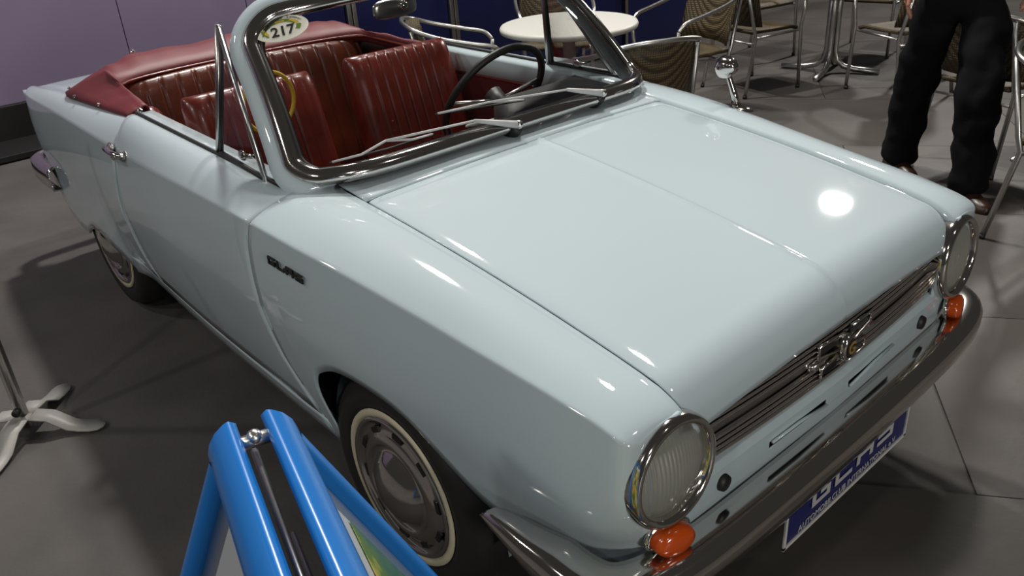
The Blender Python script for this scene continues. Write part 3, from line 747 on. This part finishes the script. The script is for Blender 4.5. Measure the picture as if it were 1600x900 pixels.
# folded roof under its red cover
P = []
path = []
for t in np.linspace(0, 1, 65):
    a = t*2-1                                   # -1 near end .. 1 far end
    s = 1 if a > 0 else -1; b = abs(a)
    # outline of the deck edge (outer), crest and inner edge
    if b > .62:
        k = (1-b)/.38; xo = lerp(-1.475, -2.08, k); yo = .628-.010*k; corner = 0
        xi = lerp(-1.475, -1.76, k); yi = lerp(.555, .53, k); zi = lerp(.925, .945, k); zo = lerp(.927, .895, k)
        xc = lerp(-1.475, -1.90, k); yc_ = lerp(.585, .525, k); zc_ = lerp(.942, .962, k)
    else:
        q_ = b/.62; th_ = PI/2*q_
        sx, sy = math.cos(th_)**.45 if q_ < 1 else 0, math.sin(th_)**.75
        xo = lerp(-2.08, -2.42, sx); yo = .618*sy; zo = lerp(.895, .875, sx)
        xi = lerp(-1.76, -1.925, sx); yi = .53*sy; zi = .945+.010*sx
        xc = lerp(-1.90, -2.10, sx); yc_ = .525*sy; zc_ = .962+.048*sx
    wob = .004*math.sin(a*19)+.003*math.sin(a*41+1)
    prof = [(xo, yo, zo-.012), (xo, yo, zo)]
    for k in (.25, .5, .75): prof.append((lerp(xo, xc, k), lerp(yo, yc_, k), lerp(zo, zc_, k**1.05)+.004*math.sin(PI*k)+wob*k))
    prof.append((xc, yc_, zc_+wob*1.2))
    for k in (.35, .7, .92): prof.append((lerp(xc, xi, k), lerp(yc_, yi, k), lerp(zc_, zi+.012, k)+.010*math.sin(PI*k)+wob*(1-k)))
    prof += [(xi, yi, zi), (lerp(xi, xc, .1), lerp(yi, yc_, .1), zi-.03)]
    P.append([(x, s*y, z) for x, y, z in prof])
o = MB().grid(P).build('folded_roof', VINYL, car, recalc=False); orient(o, lambda c: (0, 0, 1)); o.modifiers.new('t', 'SOLIDIFY').thickness = .006
q = MB(); q.tube([Vector(r[-2])+Vector((0, 0, -.004)) for r in P], .007, 6); q.build('cover_piping', LEATHER, o)
q = MB()
for k in (6, 12, 18): q.ball(tuple(Vector(P[k][1])+Vector((0, -.004, .004))), (.006, .006, .006))
q.ball(tuple(Vector(P[25][5])+Vector((-.05, -.03, -.0))), (.012, .010, .008)); q.build('cover_stud', CHROME, o)

# ================================================================== A-board sign
sign = empty('a_board_sign', (.78, -1.235, 0), 0, 'bright blue A-frame poster board beside the car front wheel', 'sign')
rd = Vector((.965, -.26, 0)).normalized(); side = Vector((.26, .965, 0)).normalized(); SL = .46; HT = 1.0; LEN = .62
T0 = Vector((.493, -1.166, HT)); base = sign.location
hn = Vector((0, 0, 0))
for s, nm in ((1, 'car'), (-1, 'hall')):
    dn = (side*s*SL+Vector((0, 0, -1))).normalized(); nrm = rd.cross(dn).normalized(); nrm = nrm if nrm.dot(side*s) > 0 else -nrm
    org = T0+side*s*.024
    Lf = HT/abs(dn.z)-.01
    def L(a, b, c): return tuple(org+rd*a+dn*b+nrm*c-base)
    fw_ = .034; tw_ = .050
    def rail(p0, p1, inward):
        p0 = Vector(p0); p1 = Vector(p1); inw = Vector(inward)
        sec = [(0, -.012), (-.003, .0), (.002, .009), (.012, .014), (.024, .013), (fw_, .006), (fw_, -.004), (fw_, -.012)]
        return MB().grid([[p+inw*a+nrm*c for a, c in sec] for p in (p0, p1)], cv=True)
    tsec = [(0, -.010), (-.002, .0), (.003, .005), (.016, .012), (.032, .015), (.046, .013), (tw_, .007), (tw_, -.010)]
    leaf = MB().grid([[Vector(p)+dn*a+nrm*c for a, c in tsec] for p in (L(0, 0, 0), L(LEN, 0, 0))], cv=True).build('top_rail', BLUEF, sign)
    rail(L(0.004, .046, 0), L(0.004, Lf, 0), rd).build('side_rail', BLUEF, sign); rail(L(LEN-.004, .046, 0), L(LEN-.004, Lf, 0), -rd).build('side_rail', BLUEF, sign)
    rail(L(0, Lf, 0), L(LEN, Lf, 0), -dn).build('bottom_rail', BLUEF, sign)
    q = MB(); q.add([L(.02, .02, -.008), L(LEN-.02, .02, -.008), L(LEN-.02, Lf-.02, -.008), L(.02, Lf-.02, -.008)], [(0, 1, 2, 3)]); bk = q.build('back_panel', ALU, sign, smooth=False); bk.modifiers.new('t', 'SOLIDIFY').thickness = .003
    pm = mat('poster_'+nm, (.5, .52, .54), .25)
    nt = pm.node_tree; b = nt.nodes['Principled BSDF']; tc = nt.nodes.new('ShaderNodeTexCoord'); nz = nt.nodes.new('ShaderNodeTexNoise'); nz.inputs['Scale'].default_value = 9; nz.inputs['Detail'].default_value = 5
    rp = nt.nodes.new('ShaderNodeValToRGB'); cr = rp.color_ramp; cr.elements[0].position = .30; cr.elements[0].color = (.05, .14, .12, 1); cr.elements[1].position = .72; cr.elements[1].color = (.45, .50, .55, 1)
    for ps, cc in ((.42, (.12, .22, .03, 1)), (.50, (.55, .50, .10, 1)), (.56, (.55, .06, .04, 1)), (.62, (.25, .40, .42, 1))):
        e_ = cr.elements.new(ps); e_.color = cc
    nt.links.new(tc.outputs['Object'], nz.inputs['Vector']); nt.links.new(nz.outputs['Fac'], rp.inputs['Fac'])
    q = MB(); q.add([L(.095, .075, -.004), L(LEN-.095, .075, -.004), L(LEN-.095, Lf-.075, -.004), L(.095, Lf-.075, -.004)], [(0, 1, 2, 3)]); wp_ = q.build('poster', mat('poster_white_'+nm, (.50, .53, .56), .3), sign, smooth=False); wp_.modifiers.new('t', 'SOLIDIFY').thickness = .001
    if s == 1:
        nt.links.new(rp.outputs['Color'], b.inputs['Base Color'])
        q = MB(); q.add([L(.10, .135, -.002), L(LEN-.10, .135, -.002), L(LEN-.10, Lf-.2, -.002), L(.10, Lf-.2, -.002)], [(0, 1, 2, 3)]); pic = q.build('poster_picture', pm, wp_, smooth=False); pic.modifiers.new('t', 'SOLIDIFY').thickness = .0006
q = MB(); a = T0-base
q.tube([a+rd*.035-side*.022+Vector((0, 0, -.012)), a+rd*.035+side*.022+Vector((0, 0, -.012))], .009, 8); q.ball(tuple(a+rd*.035+Vector((0, 0, -.008))), (.010, .010, .010)); q.build('hinge', ALU, sign)
q = MB(); q.tube([a+rd*.03-side*.004+Vector((0, 0, -.03)), a+rd*.30-side*.004+Vector((0, 0, -.05)), a+rd*.6-side*.004+Vector((0, 0, -.05))], .0045, 6); q.tube([a+rd*.16+side*.006+Vector((0, 0, -.06)), a+rd*.6+side*.006+Vector((0, 0, -.06))], .003, 6); q.build('strut', CHROME_D, sign)

# ================================================================== metal stand at the left edge
st = empty('display_stand', (-1.475, -1.21, 0), 0, 'grey metal display stand with bent flat feet at the left edge', 'stand')
def foot(ang, Lh=.26):
    d = Vector((math.cos(ang), math.sin(ang), 0)); n = Vector((-d.y, d.x, 0)); P = []
    for t, z in ((0, .060), (.35, .050), (.58, .012), (.72, .006), (.86, .005), (.95, .005), (1.0, .005)):
        wd_ = .032 if t < .9 else (.026 if t < .99 else .010)
        P.append([d*(t*Lh)+n*wd_+Vector((0, 0, z)), d*(t*Lh)-n*wd_+Vector((0, 0, z))])
    o = MB().grid(P).build('foot', GREYP, st); o.modifiers.new('t', 'SOLIDIFY').thickness = .005
for a in (.81, -.74, 2.40, -2.33): foot(a, .26)
q = MB(); q.tube([(0, 0, .012), (0, 0, 1.2)], .019, 14); q.build('pole', ALU, st)
q = MB(); q.tube([(.018, -.012, .085), (.034, -.022, .085)], .013, 10); q.build('clamp_knob', BLACK, st)

# ================================================================== cafe furniture
def make_table(loc, label, foot_ang):
    t = empty('cafe_table', loc, foot_ang, label, 'table')
    q = MB(); q.lathe([(0, .715), (.38, .715), (.398, .712), (.405, .700), (.402, .682), (.385, .678), (0, .678)], (0, 0, 0), (0, 0, 1), 56); q.build('tabletop', WHITE, t)
    return t
TABLES = [((-2.20, 2.13, 0), 'round white cafe table standing right behind the car', .3), ((-1.84, 4.55, 0), 'cafe table with bent steel tube feet farther back', .25)]
for i, (loc, lb, fa) in enumerate(TABLES):
    t = make_table(loc, lb, fa)
    if i == 0:
        q = MB(); q.tube([(0, 0, .68), (0, 0, .03)], .038, 14); q.build('column', WHITE, t)
        for k in range(4):
            a = PI/2*k; q = MB(); q.tube([(.02*math.cos(a), .02*math.sin(a), .05), (.30*math.cos(a), .30*math.sin(a), .018)], .018, 8); q.build('foot', WHITE, t)
    else:
        for k in range(4):
            a = PI/2*k; c_, s_ = math.cos(a), math.sin(a)
            q = MB(); q.tube([(r_*c_, r_*s_, z) for r_, z in ((.03, .68), (.03, .4), (.032, .16), (.05, .085), (.10, .045), (.18, .028), (.36, .020))], .021, 10); q.build('leg', ALU, t)
        q = MB(); q.tube([(0, 0, .68), (0, 0, .1)], .016, 8); q.build('column', ALU, t)
def make_chair(loc, ang, label):
    """wicker seat and back in an aluminium tube frame; local +x is forwards"""
    t = empty('cafe_chair', loc, ang, label, 'chair', 'wicker cafe chairs')
    P = []
    for i in np.linspace(-1, 1, 9):
        P.append([(.20*i+.01, .215*j*(1-.08*(i < 0)*abs(i)), .445-.012*(1-j*j)*(1-i*i)-.018*clamp((i-.75)/.25)) for j in np.linspace(-1, 1, 9)])
    o = MB().grid(P).build('seat', WICKER, t); o.modifiers.new('t', 'SOLIDIFY').thickness = .022
    P = []
    for j in np.linspace(-1, 1, 13):
        a = j*1.15; P.append([(-.225*math.cos(a)*(.55+.0*z)-.085-(z-.46)*.24, .235*math.sin(a)/math.sin(1.15), z-.015*j*j*(z > .7)) for z in (.47, .55, .63, .71, .785)])
    o = MB().grid(P).build('backrest', WICKER, t); o.modifiers.new('t', 'SOLIDIFY').thickness = .016
    hf = [(-.305, 0, .797), (-.292, .12, .793), (-.232, .228, .768), (-.10, .262, .722), (.08, .262, .678), (.19, .252, .652), (.236, .240, .605)]
    hoop = catmull([(x, -y, z) for x, y, z in reversed(hf)][:-1]+hf, 6)
    q = MB(); q.tube(hoop, .0125, 8); q.build('arm_rail', ALU, t)
    for s in (-1, 1):
        e = Vector(hoop[0 if s < 0 else -1])
        q = MB(); q.tube([e, (.236, s*.236, .54), (.222, s*.230, .43), (.240, s*.235, .0)], .0125, 8); q.build('leg', ALU, t)
        q = MB(); q.tube([(-.262, s*.20, .765), (-.19, s*.215, .46), (-.17, s*.215, .40), (-.245, s*.225, .0)], .0125, 8); q.build('leg', ALU, t)
        q = MB(); q.tube([(.20, s*.225, .405), (-.165, s*.215, .395)], .009, 8); q.build('side_bar', ALU, t)
        for x, y in ((.235, s*.235), (-.245, s*.225)): q = MB(); q.tube([(x, y, .0), (x, y, .02)], .0145, 8); q.build('leg_cap', BLACK, t)
    q = MB(); q.tube([(-.195, -.215, .36), (-.195, .215, .36)], .008, 8); q.build('rear_bar', ALU, t)
    return t
def face(p, q): return math.atan2(q[1]-p[1], q[0]-p[0])
T1, T2 = TABLES[0][0], TABLES[1][0]
CH = [((-2.62, 1.62, 0), face((-2.62, 1.62), T1)+.1, 'wicker chair left of the round white table, against the blue wall'),
      ((-2.95, 2.75, 0), face((-2.95, 2.75), T1), 'wicker chair behind the round white table, mostly hidden'),
      ((-1.40, 1.78, 0), face((-1.40, 1.78), T1), 'wicker chair with its back to the car beside the windscreen pillar'),
      ((-1.98, 2.95, 0), face((-1.98, 2.95), T1), 'wicker chair right of the round white table, arm rail toward the table'),
      ((-2.06, 3.83, 0), face((-2.06, 3.83), T2)+.05, 'wicker chair seen from behind between the two tables'),
      ((-1.18, 4.28, 0), face((-1.18, 4.28), T2), 'wicker chair just left of the person in black trousers'),
      ((-2.62, 4.70, 0), face((-2.62, 4.70), T2), 'wicker chair on the far left side of the steel-footed table'),
      ((-1.95, 5.35, 0), face((-1.95, 5.35), T2), 'wicker chair on the far side of the steel-footed table'),
      ((-.22, 3.22, 0), 1.35, 'wicker chair directly behind the person in black trousers'),
      ((.45, 2.41, 0), -.05, 'wicker chair cut off by the right edge of the picture')]
c0 = make_chair(*CH[0])
for loc, ang, lb in CH[1:]:
    c = copy_tree(c0); c.location = loc; c.rotation_euler.z = ang; c['label'] = lb

# ================================================================== the person
person = empty('person', (-.23, 2.68, 0), 0, 'standing person in black trousers and dark blue shirt beside the chairs', 'person')
def skin_body(name, verts, edges, radii, m, parent, sub=2):
    me = bpy.data.meshes.new(name); me.from_pydata(verts, edges, []); o = link(name, me, m, parent, False)
    md = o.modifiers.new('skin', 'SKIN'); md.use_smooth_shade = True
    for i, r_ in enumerate(radii):
        rr = r_ if isinstance(r_, tuple) else (r_, r_); me.skin_vertices[0].data[i].radius = rr
    me.skin_vertices[0].data[0].use_root = True
    s_ = o.modifiers.new('sub', 'SUBSURF'); s_.levels = sub; s_.render_levels = sub
    if m in (TROUSER, SHIRT):
        s_.levels = s_.render_levels = 3
        tx = bpy.data.textures.get('folds') or bpy.data.textures.new('folds', 'CLOUDS'); tx.noise_scale = .11; tx.noise_depth = 1
        d_ = o.modifiers.new('folds', 'DISPLACE'); d_.texture = tx; d_.strength = .05; d_.mid_level = .5
    return o
# facing +x / -y: hips between the feet
LA = Vector((-.25, .13, 0)); RA = Vector((.20, -.10, 0))
hip = Vector((-.02, .03, .92)); fx = Vector((.45, -.9, 0)).normalized(); lx = Vector((-.9, -.45, 0)).normalized()
V = [hip, hip+lx*.10+Vector((0, 0, -.04)), LA*.80+lx*.0+Vector((0, 0, .50))+fx*.03, LA+Vector((0, 0, .10)), LA+Vector((0, 0, .035)),
     hip-lx*.10+Vector((0, 0, -.04)), RA*.80+Vector((0, 0, .50))+fx*.03, RA+Vector((0, 0, .10)), RA+Vector((0, 0, .035)), hip+Vector((0, 0, .10))]
skin_body('trousers', V, [(0, 1), (1, 2), (2, 3), (3, 4), (0, 5), (5, 6), (6, 7), (7, 8), (0, 9)], [(.17, .13), (.115, .115), (.098, .098), (.092, .092), (.092, .092), (.115, .115), (.098, .098), (.092, .092), (.092, .092), (.16, .12)], TROUSER, person)
sh = hip+Vector((0, 0, .53)); 
V = [hip+Vector((0, 0, -.05)), hip+Vector((0, 0, .22)), hip+Vector((0, 0, .42)), sh, sh+lx*.19, sh+lx*.24+Vector((0, 0, -.29)), hip+lx*.23+fx*.07+Vector((0, 0, .06)), sh-lx*.19, sh-lx*.25+Vector((0, 0, -.28)), hip-lx*.24+fx*.12+Vector((0, 0, .10))]
skin_body('shirt', V, [(0, 1), (1, 2), (2, 3), (3, 4), (4, 5), (5, 6), (3, 7), (7, 8), (8, 9)], [(.185, .150), (.17, .12), (.18, .12), (.10, .09), .07, .055, .042, .07, .055, .042], SHIRT, person)
V = [sh+Vector((0, 0, .02)), sh+Vector((0, 0, .12)), sh+Vector((0, 0, .20))+fx*.02, sh+Vector((0, 0, .30))]
skin_body('head', V, [(0, 1), (1, 2), (2, 3)], [.058, .055, (.078, .09), (.07, .085)], SKIN, person)
q = MB(); hc = sh+Vector((0, 0, .28))-fx*.015; q.ball(tuple(hc), (.098, .10, .10)); q.build('hair', HAIR, person)
q = MB(); nc = sh+Vector((0, 0, .21))+fx*.105; q.ball(tuple(nc), (.014, .014, .024)); q.build('nose', SKIN, person)
for s, wr in ((1, hip+lx*.23+fx*.07+Vector((0, 0, .05))), (-1, hip-lx*.24+fx*.12+Vector((0, 0, .09)))):
    V = [wr, wr+Vector((0, 0, -.05))+fx*.01]; E_ = [(0, 1)]; R_ = [(.026, .02), (.036, .018)]
    for k in range(4):
        b0 = len(V); o_ = fx*(.024-.016*k)
        V += [wr+Vector((0, 0, -.095))+o_, wr+Vector((0, 0, -.13+.006*abs(k-1)))+o_*1.1-lx*s*.008, wr+Vector((0, 0, -.158+.01*abs(k-1)))+o_*1.1-lx*s*.022]
        E_ += [(1, b0), (b0, b0+1), (b0+1, b0+2)]; R_ += [.0085, .008, .007]
    b0 = len(V); V += [wr+Vector((0, 0, -.06))+fx*.045, wr+Vector((0, 0, -.095))+fx*.058]; E_ += [(1, b0), (b0, b0+1)]; R_ += [.010, .008]
    skin_body('hand', V, E_, R_, SKIN, person)
for A in (LA, RA):
    fd = (fx+Vector((.35, .25, 0))).normalized(); n_ = Vector((-fd.y, fd.x, 0)); P = []
    for t, wd_, h in ((-.10, .012, .05), (-.085, .036, .075), (-.02, .042, .085), (.05, .045, .070), (.11, .050, .052), (.16, .040, .042), (.185, .014, .028)):
        P.append([A+fd*t+n_*(wd_*math.cos(a))+Vector((0, 0, .004+max(0, math.sin(a))*h)) for a in np.linspace(0, 2*PI, 17)[:-1]])
    m = MB().grid(P, cv=True); m.f.append(tuple(range(16))); m.f.append(tuple(range(len(m.v)-16, len(m.v)))); m.build('shoe', SHOE, person)
